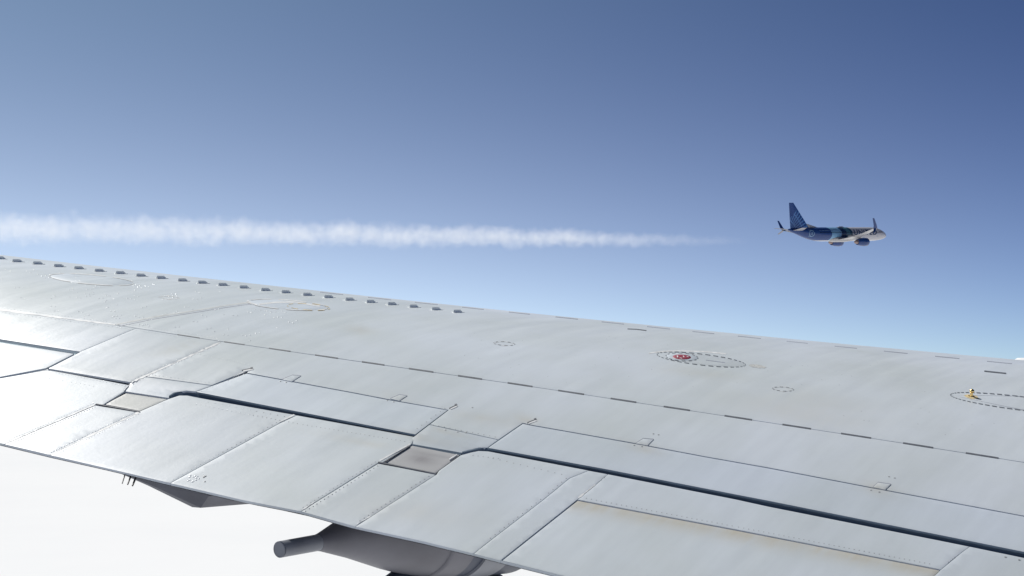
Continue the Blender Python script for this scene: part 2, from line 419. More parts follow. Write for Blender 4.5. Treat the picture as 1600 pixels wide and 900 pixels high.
# dark strips in the step between spoilers and flaps; its shade is painted
def shade_strip(name, top, bot, m, dtop=0.006, dbot=FD, label=None):
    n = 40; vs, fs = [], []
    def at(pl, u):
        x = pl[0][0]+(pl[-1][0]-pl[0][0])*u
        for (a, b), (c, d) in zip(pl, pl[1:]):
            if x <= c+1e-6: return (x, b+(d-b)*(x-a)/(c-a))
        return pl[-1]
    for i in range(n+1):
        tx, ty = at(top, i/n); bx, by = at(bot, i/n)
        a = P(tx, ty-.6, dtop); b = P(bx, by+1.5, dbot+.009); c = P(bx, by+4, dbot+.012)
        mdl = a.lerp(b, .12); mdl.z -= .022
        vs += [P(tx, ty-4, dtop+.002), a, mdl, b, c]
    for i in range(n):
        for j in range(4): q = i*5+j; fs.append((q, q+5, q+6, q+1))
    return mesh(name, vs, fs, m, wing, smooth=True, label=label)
shade_strip('shade_band', [(264, 622), (277, 613.5), (292, 610.5), (306, 612), (400, 630.5), (649, 679)], [(264, 623), (280, 617.5), (293, 617.5), (310, 621), (400, 637), (475, 650.5), (649, 682.5)], SHADE)
shade_strip('shade_band', [(722, 709.5), (735, 703.5), (748, 700.3), (763, 700), (950, 734), (1150, 773), (1200, 782.5), (1600, 862.5), (2100, 962)],
     [(722, 710.5), (736, 706.5), (748, 704), (763, 704.7), (950, 740.5), (1150, 780), (1200, 791), (1600, 871), (2100, 973)], SHADE)
shade_strip('shade_band', [(75, 575.5), (203, 597)], [(75, 577.5), (203, 601.5)], SHADE)
shade_strip('shade_band', [(192, 611), (264, 622)], [(192, 612), (264, 623.5)], SHADE, dtop=.011, dbot=.012)
shade_strip('shade_band', [(633, 694), (722, 709.5)], [(633, 695.3), (722, 711.2)], SHADE, dtop=.011, dbot=.012)
# lower edge of the outboard trailing panel (open notch: clouds show beyond it)
def drop_face(name, pts, h, m, dh=0.0):
    vs, fs = [], []; n = 30
    for (a, b), (c, d) in zip(pts, pts[1:]):
        for i in range(n+1):
            x, y = a+(c-a)*i/n, b+(d-b)*i/n
            p = P(x, y+.35, dh); p.y -= .002; q = p.copy(); q.z -= h; r = q.copy(); r.y += .06; vs += [p, q, r]
            if i: k = len(vs)-6; fs += [(k, k+3, k+4, k+1), (k+1, k+4, k+5, k+2)]
    mesh(name, vs, fs, m, wing)
drop_face('trailing_edge', [(-700, 419), (-250, 490)], .012, SHADE)
strip('shade_band', [(-250, 492.5), (0, 531.7), (122, 551)], 4.0, SHADE, .003, .0)  # dark strip stands for shade along the panel's lower edge
drop_face('edge_strip', [(125, 549.5), (75, 575.5)], .005, SHADE)
drop_face('edge_strip', [(75, 577.5), (-248, 633)], .005, SHADE, FD)

# ---- structure below the joints (so that gaps read dark) and the underside
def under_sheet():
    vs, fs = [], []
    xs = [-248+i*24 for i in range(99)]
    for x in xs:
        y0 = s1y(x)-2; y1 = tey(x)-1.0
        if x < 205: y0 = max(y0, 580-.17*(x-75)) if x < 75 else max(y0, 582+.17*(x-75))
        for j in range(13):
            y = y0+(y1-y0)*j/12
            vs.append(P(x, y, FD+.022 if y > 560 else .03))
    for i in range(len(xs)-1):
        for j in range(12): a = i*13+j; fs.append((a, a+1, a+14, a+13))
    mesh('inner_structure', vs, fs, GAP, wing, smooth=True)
    vs, fs = [], []
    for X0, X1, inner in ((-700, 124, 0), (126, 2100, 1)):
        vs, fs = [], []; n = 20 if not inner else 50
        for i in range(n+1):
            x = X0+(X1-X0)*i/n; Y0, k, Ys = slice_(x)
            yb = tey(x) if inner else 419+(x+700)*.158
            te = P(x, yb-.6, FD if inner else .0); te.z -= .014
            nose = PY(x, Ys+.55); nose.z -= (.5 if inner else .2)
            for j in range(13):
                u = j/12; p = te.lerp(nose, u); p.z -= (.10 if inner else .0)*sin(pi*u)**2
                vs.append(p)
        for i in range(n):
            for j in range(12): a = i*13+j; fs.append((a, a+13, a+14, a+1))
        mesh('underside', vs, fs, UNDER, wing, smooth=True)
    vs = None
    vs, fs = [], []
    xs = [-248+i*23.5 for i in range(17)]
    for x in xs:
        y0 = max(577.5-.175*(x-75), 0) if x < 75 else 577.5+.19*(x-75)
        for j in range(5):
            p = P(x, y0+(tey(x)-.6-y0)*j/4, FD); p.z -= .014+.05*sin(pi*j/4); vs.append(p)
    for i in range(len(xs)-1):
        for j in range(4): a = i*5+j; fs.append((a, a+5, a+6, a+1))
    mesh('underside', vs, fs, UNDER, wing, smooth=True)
    # trailing edge lip
    vs, fs = [], []
    n = 0
    for x in [-248+i*14 for i in range(168)]:
        y = tey(x); a = P(x, y-.6, FD+.0012); b = a.copy(); b.z -= .012
        vs += [a, b]
        if n: q = n*2; fs.append((q-2, q, q+1, q-1))
        n += 1
    mesh('trailing_edge', vs, fs, PAINT2, wing, smooth=True)
under_sheet()

# ---- dashed joints
S1D = [(277, 312), (350, 382), (420, 454), (492, 528), (565.5, 600.5), (639, 677), (715.5, 753), (793, 832), (872, 912.5), (954, 994), (1037, 1078), (1132, 1175), (1222.5, 1267), (1314, 1361), (1411, 1458), (1509, 1560), (1612, 1664), (1718, 1772)]
for i, (a, b) in enumerate(S1D):
    wpx = 1.0+1.1*min(1, max(0, (a-250)/450))
    strip('joint_gap', [(a, s1y(a)+.2), (b, s1y(b)+.2)], wpx, DASH, .0, .0012)
LE = [(500, 536), (575, 611), (648, 684), (722, 756), (795, 828), (868, 903), (940, 975), (1011, 1047), (1082, 1116), (1153, 1189), (1229, 1262), (1304, 1339), (1381, 1418), (1461, 1499), (1542, 1581), (1625, 1665)]
for a, b in LE:
    def o_(x): return 2.0+5.0*max(0, x-900)/680
    strip('joint_gap', [(a, ytop(a)+o_(a)), ((a+b)/2, ytop((a+b)/2)+o_((a+b)/2)), (b, ytop(b)+o_(b))], 1.1, LDASH, 0, .0008)
strip('access_slot', [(980.5, 514), (995, 514.6), (1010, 516.6)], 1.3, DASH, 0, .001)
strip('access_slot', [(1538, 580), (1572, 583.6)], 1.8, DASH, 0, .0015)

# ---- broad sealant seam running forward from the joint on the outer wing
strip('doubler_seam', [(182, 507), (240, 495.5), (300, 486), (352, 477.5), (392, 472)], 2.3, TOUCH, 0, .0008, jit=.3)
strip('doubler_seam', [(186, 510), (240, 498.5), (300, 489), (352, 480.5), (392, 475)], .8, LDASH, 0, .0008)
# pale broken strips: sun highlights painted beside chordwise joints
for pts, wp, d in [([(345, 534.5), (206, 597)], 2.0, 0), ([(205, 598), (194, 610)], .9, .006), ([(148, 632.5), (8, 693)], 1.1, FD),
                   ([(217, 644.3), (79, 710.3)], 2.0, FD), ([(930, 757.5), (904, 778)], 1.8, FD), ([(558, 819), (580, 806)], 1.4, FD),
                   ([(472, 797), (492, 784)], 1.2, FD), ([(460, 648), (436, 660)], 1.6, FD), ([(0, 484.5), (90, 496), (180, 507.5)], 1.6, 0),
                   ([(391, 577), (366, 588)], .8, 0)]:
    strip('seam_glint', pts, wp, SEALANT_GLINT, d, .0009, seg=4, jit=.75)

# ---- hinge tabs on the spoiler hinge line
for pts, dots in [([(993.5, 692.5), (1005, 685), (1021, 686.3), (1012, 695.5)], [(991, 696), (1003, 698), (1022, 678), (1029, 679)]),
            ([(1364, 761), (1372, 753.5), (1392, 756.5), (1383, 765)], [(1361, 766), (1374, 769), (1389, 745.5), (1398, 747.5)]),
            ([(441, 592.5), (457, 586), (470, 587), (456, 596)], [(438, 596), (447, 597.5)]),
            ([(610, 622.5), (624, 616.5), (636, 618), (624, 626)], [(605, 626), (615, 628)])]:
    plate('hinge_tab', pts, PAINT, -.0035, gap=.1, gx=10, gy=6, rim=.7, thick=.006)
    strip('tab_edge', [pts[0], pts[1], pts[2]], .6, LDASH, -.001, .0012)
    strip('tab_edge', [pts[2], pts[3]], .9, DASH, -.001, .0012)
# corner slots
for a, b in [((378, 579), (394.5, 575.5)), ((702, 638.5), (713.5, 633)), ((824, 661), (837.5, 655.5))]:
    strip('corner_slot', [(a[0]+2, a[1]+1), (b[0]+1.5, b[1]+1.4)], 2.0, SEALANT_GLINT, 0, .002)
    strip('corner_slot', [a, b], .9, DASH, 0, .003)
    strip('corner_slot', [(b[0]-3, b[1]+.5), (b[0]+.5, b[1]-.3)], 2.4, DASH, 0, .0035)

# ---- oval access panels
def ell(cx, cy, a, b, sl_, t):
    return (cx+a*cos(t), cy+sl_*a*cos(t)+b*sin(t))
def oval(cx, cy, a, b, sl_, m, hgt, name='access_panel', n=40, label=None, parent=wing):
    vs = [P(cx, cy)]; vs[0].z += hgt; fs = []
    rings = [(.5, hgt), (.95, hgt), (1, -.001)]
    for s, z in rings:
        for i in range(n):
            x, y = ell(cx, cy, a*s, b*s, sl_, 2*pi*i/n); v = P(x, y); v.z += z; vs.append(v)
    for i in range(n): fs.append((0, 1+i, 1+(i+1) % n))
    for k in range(2):
        for i in range(n):
            a0 = 1+k*n+i; a1 = 1+k*n+(i+1) % n; fs.append((a0, a0+n, a1+n, a1))
    o = mesh(name, vs, fs, m, parent, smooth=True, label=label)
    return o
def dashes(cx, cy, a, b, sl_, nd, wpx, m, hgt=.002, duty=.6, name='fastener_or_glint_ring', rnd=.0, kw=None):
    vs, fs = [], []
    for i in range(nd):
        if random.random() < rnd: continue
        t0 = 2*pi*(i)/nd; t1 = t0+2*pi/nd*duty; base = len(vs); K = 4
        for j in range(K+1):
            t = t0+(t1-t0)*j/K
            x, y = ell(cx, cy, a, b, sl_, t); 
            for sg in (-1, 1):
                X, Y = ell(cx, cy, a+sg*wpx*1.2/2, b+sg*wpx/2, sl_, t); v = P(X, Y); v.z += hgt; vs.append(v)
        for j in range(K): q = base+2*j; fs.append((q, q+1, q+3, q+2))
    o = mesh(name, vs, fs, m, wing, kind='stuff'); return o
oval(1095.5, 562, 69, 8.2, .117, PAINT, .0012, label='oval access panel holding the red disc')
strip('sealant_smear', [(1014, 552), (1032, 549.5), (1060, 548.3), (1100, 549.5), (1135, 553)], 1.8, SEALANT_GLINT, 0, .0008)
dashes(1095.5, 562, 69, 8.6, .117, 34, .95, RING, .0022, .62)
strip('panel_mark', [(1103, 563), (1133, 567)], .9, LDASH, 0, .002)
oval(1065.5, 558.3, 26, 6.4, .06, PAINT3, .0020, label='small oval cap around the red disc')
dashes(1065.5, 558.3, 25, 6.0, .06, 14, .9, RING, .0032, .55)
red = oval(1065.3, 558.5, 15, 3.9, .04, RED, .0030, name='red_disc', label='dark red round cap')
for (x0, y0, x1, y1, ww) in [(1058, 556.6, 1059.2, 559.2, 1.6), (1062, 560.2, 1066, 560.8, .7), (1067.3, 556.8, 1069, 559, 1.0), (1073, 558, 1076, 558.6, .6)]:
    strip('white_mark', [(x0, y0), (x1, y1)], ww, WHITEP, 0, .0042)
oval(1600, 631, 115, 10, .12, PAINT, .0012, label='large oval access panel at the inner end of the wing')
dashes(1600, 631, 115, 10.6, .12, 58, 1.15, RING, .0022, .68)
dashes(1600, 631, 115, 10.6, .12, 1, .5, LDASH, .0019, .985)
for (cx, cy, a, b, s) in [(788, 537, 16.5, 2.8, .06), (1223.5, 608, 16.5, 3.2, .06), (264, 465, 16, 2, .06)]:
    dashes(cx, cy, a, b, s, 10,   .7, RING if cx > 400 else SEALANT_GLINT, .0012, .5)
    dashes(cx, cy, a+1, b+1.0, s, 1, .6, SEALANT_GLINT, .0008, .98)
oval(143, 437, 65, 7, .085, PAINT3, .0018, label='outermost oval access panel with pale painted glint rim')
dashes(143, 437, 66, 7.4, .085, 6, 1.1, SEALANT_GLINT, .0022, .82)  # pale dashes painted as glints on the oval's bevelled edge
oval(449, 476.5, 62, 7, .075, PAINT3, .0018, label='oval access panel with pale painted glint rim and smears')
dashes(449, 476.5, 63, 7.3, .075, 7, 1.2, SEALANT_GLINT, .0024, .8)  # edge glints painted as pale dashes here too
dashes(482, 480, 33, 5, .06, 9, .9, CREAM, .003, .6)
strip('sealant_smear', [(405, 476), (430, 473), (460, 472.5), (500, 479)], 2.2, SEALANT_GLINT, 0, .0026)
strip('sealant_smear', [(387, 470), (392, 474), (402, 477)], 1.8, SEALANT_GLINT, 0, .003)
# pale scuffed patch beside the red-disc panel
def patch(cx, cy, rx, ry, m, hgt=.0006, n=22):
    vs = [P(cx, cy)]; vs[0].z += hgt; fs = []
    for i in range(n):
        t = 2*pi*i/n; q = .75+.5*random.random()
        v = P(cx+rx*q*cos(t), cy+.1*rx*q*cos(t)+ry*q*sin(t)); v.z += hgt; vs.append(v)
    for i in range(n): fs.append((0, 1+i, 1+(i+1) % n))
    mesh('paint_patch', vs, fs, m, wing)
PATCH = simple('touch_up_paint', (.52, .52, .50), .5, noise_amt=.25, scale=90)
patch(1185, 572.5, 13, 2.4, PATCH); patch(1176, 571.5, 5, 1.8, PATCH)

# brass fitting on the inner oval panel
def lathe(prof, m, name, loc, axis=Vector((0, 0, 1)), n=20, parent=wing, origin=None, smooth=True, label=None):
    rot = axis.to_track_quat('Z', 'Y').to_matrix(); vs, fs = [], []
    for (t, r) in prof:
        for i in range(n):
            a = 2*pi*i/n; vs.append(Vector(loc)+rot@Vector((r*cos(a), r*sin(a), t)))
    for k in range(len(prof)-1):
        for i in range(n):
            a = k*n+i; b = k*n+(i+1) % n; fs.append((a, b, b+n, a+n))
    fs.append(tuple(range(n))[::-1]); e = (len(prof)-1)*n; fs.append(tuple(range(e, e+n)))
    o = mesh(name, vs, fs, m, parent, origin, smooth=smooth, label=label)
    try: o.data.set_sharp_from_angle(angle=R(45))
    except Exception: pass
    return o
b0 = P(1517.5, 619.5); bn = nrm(1517.5, 619.5)
lathe([(0, .017), (.004, .017), (.006, .0085), (.022, .007), (.026, .0125), (.032, .0135), (.038, .010), (.042, .003)], GOLD, 'brass_stud', b0, bn, label='small shiny brass stud')
def flare(cx, cy, pts, m, hgt, name):
    vs = [P(cx, cy)]; vs[0].z += hgt*2; fs = []
    for x, y in pts: v = P(x, y); v.z += hgt*.4; vs.append(v)
    for i in range(len(pts)): fs.append((0, 1+i, 1+(i+1) % len(pts)))
    mesh(name, vs, fs, m, wing)
flare(1518, 620, [(1504, 617.5), (1508, 621), (1513, 623), (1519, 624.5), (1525, 624), (1533, 625.5), (1528, 619), (1521, 617), (1512, 616)], CREAM, .002, 'sealant_skirt')

# ---- vortex generators along the crest
VG = [(-98, 391.5), (-66, 395), (-33, 398.5), (1, 402.5), (27.5, 407), (59.5, 410.5), (92.5, 414.5), (124, 418), (156, 422), (189, 425.5), (221, 429.5), (252.5, 433), (286, 437), (317, 440.5), (349, 444), (382, 448), (415.5, 452), (447.5, 455.5), (481, 459.5), (514, 463), (547, 467), (580, 470.5), (613, 474), (647, 478), (682, 482), (715.5, 486)]
def vg_mesh():
    bm = bmesh.new()
    L, t, h = .078, .0045, .018
    prof = [(-L/2, 0), (L/2, 0), (L*.18, h), (-L*.42, h)]
    a = [bm.verts.new((x, -t/2, z)) for x, z in prof]; b = [bm.verts.new((x, t/2, z)) for x, z in prof]
    bm.faces.new(a); bm.faces.new(b[::-1])
    for i in range(4): bm.faces.new((a[i], b[i], b[(i+1) % 4], a[(i+1) % 4]))
    # foot flange
    w2 = .016; q = [bm.verts.new(v) for v in ((-L/2-.006, -w2, 0), (L/2+.004, -w2, 0), (L/2+.004, w2, 0), (-L/2-.006, w2, 0))]
    r = [bm.verts.new((v.co.x*.96, v.co.y*.9, .0035)) for v in q]
    bm.faces.new(r)
    for i in range(4): bm.faces.new((q[i], q[(i+1) % 4], r[(i+1) % 4], r[i]))
    bmesh.ops.recalc_face_normals(bm, faces=bm.faces)
    me = bpy.data.meshes.new('vortex_generator'); bm.to_mesh(me); bm.free(); me.materials.append(VGM); return me
vgm = vg_mesh()
fwd = Vector((.73, 1, 0)).normalized()
for i, (x, y) in enumerate(VG):
    p = P(x, y+2); n = nrm(x, y+2)
    X = (fwd-n*fwd.dot(n)).normalized()
    X = (Matrix.Rotation(R(-14), 3, n)@X); Yv = n.cross(X)
    o = bpy.data.objects.new('vortex_generator', vgm); S.collection.objects.link(o); o.parent = wing
    mt = Matrix((X, Yv, n)).transposed().to_4x4(); mt.translation = p-ROOT
    o.matrix_local = mt
    if x < 330: strip('vane_glint', [(x-8.2, y+1.3), (x-5.6, y+1.7)], 2.2, SEALANT_GLINT, 0, .003)  # pale dab painted as the glint at the vane's outer end

# ---- rivets: one joined part
rv_v, rv_f = [], []; rd_v, rd_f = [], []
def rivet(x, y, dh=0.0, r=.0030, h=.0010):
    p = P(x, y, dh); n = nrm(x, y); p = p+n*.0006
    t = n.orthogonal().normalized(); s = n.cross(t)
    rv_v, rv_f = (globals()['rv_v'], globals()['rv_f']) if x+(y-600)*.8 < 430 else (rd_v, rd_f)  # glare side takes the pale copy, the rest the darker one
    b = len(rv_v)
    for rr, hh in ((1, 0), (.62, .75)):
        for i in range(6): a = i*pi/3; rv_v.append(p+(t*cos(a)+s*sin(a))*r*rr+n*h*hh)
    rv_v.append(p+n*h)
    for i in range(6):
        j = (i+1) % 6; rv_f.append((b+i, b+j, b+6+j, b+6+i)); rv_f.append((b+6+i, b+6+j, b+12))
def row(pts, sp, dh=0.0, off=0, jit=.15, **kw):
    for a, b in zip(pts, pts[1:]):
        a = Vector(a); b = Vector(b); L = (b-a).length; t = (b-a)/L; s = Vector((-t.y, t.x))
        n = max(1, int(L/sp))
        for i in range(n):
            q = a+t*(i+.5)*sp+s*off; rivet(q.x+random.uniform(-jit, jit), q.y+random.uniform(-jit, jit), dh, **kw)
row([(-40, 476), (0, 481), (180, 504), (287, 520), (345, 529)], 5, 0)
row([(-40, 482), (0, 488), (180, 511), (300, 529)], 6, 0)
for o_ in (-2.6, 2.6): row([(345, 534), (204, 597)], 5.5, 0, o_)
row([(310, 553), (395, 571)], 6); row([(240, 586), (335, 599)], 6); row([(225, 597), (318, 607)], 7, .008)
row([(393, 577), (309, 611)], 9, 0, -2.5)
row([(85, 582), (200, 604)], 5, FD); row([(60, 588), (150, 604)], 7, FD)
for o_ in (-3, 3): row([(149, 632), (7, 694)], 4.5, FD, o_); row([(217, 644), (78, 711)], 4.5, FD, o_)
row([(303, 631), (470, 663), (640, 691)], 7, FD); row([(320, 627), (450, 652)], 11, FD)
row([(437, 661), (266, 755)], 8, FD, 3)
row([(591, 723), (470, 799)], 7, FD, 3.4); row([(591, 723), (470, 799)], 7, FD, -3.4)
row([(682, 741), (555, 823)], 8, FD, 4)
row([(765, 715), (885, 743)], 11, FD); row([(735, 711), (790, 718)], 8, FD)
for o_ in (3, ): row([(890, 747), (850, 780), (759, 850)], 9, FD, o_)
row([(937, 752), (950, 742)], 6, FD)
row([(912, 778), (1150, 823), (1462, 883)], 8, FD)
row([(672, 663), (780, 684)], 9); row([(670, 672), (770, 691)], 11, .006); row([(649, 674), (700, 637)], 9, 0, -2)
for x, y in [(738, 637), (696, 672), (715, 675), (728, 676), (1389, 745), (1398, 747), (1361, 766), (1374, 769), (991, 696), (1003, 698), (1021, 678), (1029, 679.5), (438, 596), (447, 597.5), (605, 626), (615, 628)]:
    rivet(x, y, 0, r=.0055, h=.0012)
for i in range(22): rivet(296+random.uniform(-4, 26), 748+random.uniform(-6, 6)+.2*i*.3, FD, r=.0050, h=.0018)
row([(1495, 872), (1480, 884)], 4, FD, 3); row([(1560, 868), (1700, 898)], 22, FD, r=.006)
for i in range(90):                      # scattered fasteners put in for sun sparkles on the outer skin
    x = random.triangular(-60, 560, 150); y = random.uniform(ytop(x)+16, s1y(x)-6)
    for k in range(random.choice((1, 2, 3))): rivet(x+k*6, min(y+k*random.uniform(-2, 2.4), s1y(x+k*6)-4), 0, r=.0048, h=.0017)
row([(395, 483), (440, 489)], 8, 0, r=.006, h=.0014)
for i in range(60):
    x = random.uniform(700, 1580); y = random.uniform(ytop(x)+20, s1y(x)-6); rivet(x, y, 0, r=.0022, h=.0008)
mesh('rivets', rv_v, rv_f, RIVET_GLINT, wing, smooth=True, kind='stuff')
mesh('rivets', rd_v, rd_f, RIVET_UNLIT, wing, smooth=True, kind='stuff')

# ---- fairing under the flap (outer), with discharge wicks
def ray(px, py, Y): return Vector(((px-800)/F*Y, Y, (HZ-py)/F*Y))
def fairing():
    st = [(168, 731, 7.42, .004), (235, 759, 7.38, .05), (307, 793, 7.36, .085), (440, 782, 7.95, .10), (560, 770, 8.6, .09)]
    vs, fs = [], []
    side = Vector((1, -.73, 0)).normalized()
    for (x, y, Y, hw) in st:
        k = ray(x, y, Y)
        top = k.z+.30
        for (s, z) in ((-1, top), (-1, k.z+.06), (-.35, k.z), (.35, k.z), (1, k.z+.06), (1, top)):
            v = k+side*s*hw; v.z = z; vs.append(v)
    for (i, j) in ((0, 1), (1, 2), (2, 3), (3, 4)):
        for q in range(5): a = i*6+q; fs.append((a, a+6, a+7, a+1))
    fs.append(tuple(range(6)))
    # keep the top hidden inside the flap: clip to just under the skin
    for v in vs:
        px = v.x/v.y*F+800; zz = -H-FD+M*v.y-.018
        if v.z > zz: v.z = zz
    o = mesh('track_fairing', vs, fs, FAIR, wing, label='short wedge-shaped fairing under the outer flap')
    return o
fairing()
strip_v = []
for (x0, y0, x1, y1, rr) in [(196, 739, 191, 755.5, .0034), (205, 742, 199.5, 757, .0046), (213, 744, 207, 759, .0054)]:
    a = ray(x0, y0, 7.33); b = ray(x1, y1, 7.26)
    ax = (b-a); lathe([(0, rr*.8), (ax.length*.2, rr), (ax.length, rr*.75)], WICK, 'static_wick', a, ax.normalized(), 8)

# ---- pod under the flap (inner): open tube, cone, collars
ax0 = Vector((.73, 1, .035)).normalized()
t0 = ray(437.5, 858.5, 6.9)
pr = 6.9/F
def pod():
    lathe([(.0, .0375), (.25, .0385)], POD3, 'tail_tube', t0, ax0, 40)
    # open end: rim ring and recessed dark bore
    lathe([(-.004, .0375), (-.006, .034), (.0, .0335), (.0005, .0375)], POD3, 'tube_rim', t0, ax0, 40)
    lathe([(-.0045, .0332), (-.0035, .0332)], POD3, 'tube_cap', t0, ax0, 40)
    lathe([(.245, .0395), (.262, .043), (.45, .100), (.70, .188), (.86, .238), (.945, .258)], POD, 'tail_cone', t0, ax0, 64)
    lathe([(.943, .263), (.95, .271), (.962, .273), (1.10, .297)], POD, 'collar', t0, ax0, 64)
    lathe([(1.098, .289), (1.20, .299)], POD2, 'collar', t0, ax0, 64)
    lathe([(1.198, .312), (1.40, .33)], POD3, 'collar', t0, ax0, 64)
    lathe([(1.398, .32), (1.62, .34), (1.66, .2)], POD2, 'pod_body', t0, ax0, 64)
    b1 = t0+ax0*.70+Vector((0, .04, -.255))
    lathe([(0, .02), (.10, .07), (.3, .11), (.9, .12), (1.0, .03)], POD2, 'lower_blister', b1, (ax0+Vector((0, 0, -.22))).normalized(), 40)
pod()

# ------------------------------------------------------------------ the other airliner
def paintx(name, stops, rough=.35, extra=None):
    """colour bands along the object's x axis"""
    m, ns, ls, b = mat(name); b.inputs['Roughness'].default_value = rough
    tc = N(ns, 'ShaderNodeTexCoord'); sx = N(ns, 'ShaderNodeSeparateXYZ'); ls.new(tc.outputs['Object'], sx.inputs[0])
    mr = N(ns, 'ShaderNodeMapRange'); mr.inputs['From Min'].default_value = -20; mr.inputs['From Max'].default_value = 20
    # slight curve of the band edges round the body
    zz = N(ns, 'ShaderNodeMath', operation='POWER'); zz.inputs[1].default_value = 2
    ls.new(sx.outputs['Z'], zz.inputs[0])
    ma = N(ns, 'ShaderNodeMath', operation='MULTIPLY_ADD'); ma.inputs[1].default_value = .22
    ls.new(zz.outputs[0], ma.inputs[0]); ls.new(sx.outputs['X'], ma.inputs[2]); ls.new(ma.outputs[0], mr.inputs['Value'])
    r = N(ns, 'ShaderNodeValToRGB'); cr = r.color_ramp; cr.interpolation = 'CONSTANT'
    for i, (x, c) in enumerate(stops):
        p = (x+20)/40
        e = cr.elements[i] if i < 2 else cr.elements.new(p)
        e.position = p; e.color = (*c, 1)
    ls.new(mr.outputs[0], r.inputs[0])
    # pale belly
    bel = N(ns, 'ShaderNodeMath', operation='LESS_THAN'); bel.inputs[1].default_value = -1.72; ls.new(sx.outputs['Z'], bel.inputs[0])
    mx = N(ns, 'ShaderNodeMix', data_type='RGBA'); ls.new(bel.outputs[0], mx.inputs[0]); ls.new(r.outputs[0], mx.inputs[6])
    mx.inputs[7].default_value = (.55, .57, .62, 1); ls.new(mx.outputs[2], b.inputs['Base Color'])
    return m
BLUE = (.012, .045, .175); NAVY = (.008, .03, .085); SKYB = (.17, .34, .52); TEAL = (.05, .15, .20); SILV = (.42, .415, .45)
JFUS = paintx('livery_body', [(-20, BLUE), (-4.6, SKYB), (-.7, NAVY), (1.4, TEAL), (2.9, (.02, .07, .11)), (3.8, SILV)])
JW   = simple('livery_grey', (.33, .325, .335), .3, noise_amt=.05, scale=.3)
JBL  = simple('livery_blue', BLUE, .3, noise_amt=.1, scale=.5)
JNV  = simple('livery_navy', NAVY, .35, noise_amt=.1)
JST  = simple('window_dark', (.02, .025, .04), .2)
JLT  = simple('livery_pale', (.16, .27, .42), .4)
JEX  = simple('exhaust_metal', (.32, .24, .22), .4, metal=.7)

JYAW = 35.2
jet_at = ray(1310.0, 366, 433)
jet = empty('airliner', jet_at); jet.rotation_euler = (R(3.0), R(-2.9), R(JYAW))
jet['label'] = 'distant airliner in blue and silver livery flying to the right above the wing'; jet['category'] = 'airplane'
def jm(name, vs, fs, m, parent=jet, smooth=True, ang=35, **kw):
    me = bpy.data.meshes.new(name); me.from_pydata([tuple(v) for v in vs], [], fs); me.materials.append(m); me.update()
    bm = bmesh.new(); bm.from_mesh(me); bmesh.ops.recalc_face_normals(bm, faces=bm.faces); bm.to_mesh(me); bm.free()
    o = link(name, me, parent, smooth, **kw)
    if smooth:
        try: me.set_sharp_from_angle(angle=R(ang))
        except Exception: pass
    return o
# fuselage
SEC = [(19.75, .04, -.55), (19.5, .38, -.52), (18.9, .78, -.42), (17.9, 1.18, -.28), (16.6, 1.52, -.14), (15, 1.76, -.04), (13.2, 1.88, 0), (8, 1.88, 0), (0, 1.88, 0), (-7, 1.88, 0), (-9.5, 1.8, .07), (-12, 1.58, .27), (-14.5, 1.22, .58), (-17, .78, .95), (-19, .42, 1.22), (-19.8, .18, 1.33)]
def secat(x):
    for (a, r, z), (c, s, q) in zip(SEC, SEC[1:]):
        if c <= x <= a: u = (x-a)/(c-a); return r+(s-r)*u, z+(q-z)*u
    return .2, 0
n = 32; vs, fs = [], []
for (x, r, z) in SEC:
    for i in range(n): a = 2*pi*i/n; vs.append((x, r*cos(a), z+r*1.04*sin(a)))
for k in range(len(SEC)-1):
    for i in range(n): a = k*n+i; b = k*n+(i+1) % n; fs.append((a, b, b+n, a+n))
fs.append(tuple(range(n))); fs.append(tuple(range((len(SEC)-1)*n, len(SEC)*n)))
jm('fuselage', vs, fs, JFUS)
def foil(root, tip, m, name, tk=.11, mids=None, parent=jet, **kw):
    """lofted surface between sections (le_point, te_point); thickness across the local normal"""
    secs = [root]+(mids or [])+[tip]; vs, fs = [], []
    K = [(0, 0), (.05, .6), (.3, 1), (.65, .6), (1, .04)]
    span = (Vector(tip[0])-Vector(root[0]))
    for le, te in secs:
        le = Vector(le); te = Vector(te); c = te-le; nn = c.cross(span).normalized()
        for u, t in K: vs.append(le+c*u+nn*t*tk*c.length/2)
        for u, t in K[::-1][:-1]: vs.append(le+c*u-nn*t*tk*c.length/2)
    q = 9
    for k in range(len(secs)-1):
        for i in range(q): a = k*q+i; b = k*q+(i+1) % q; fs.append((a, b, b+q, a+q))
    fs.append(tuple(range(q))); fs.append(tuple(range((len(secs)-1)*q, len(secs)*q)))
    return jm(name, vs, fs, m, parent, **kw)
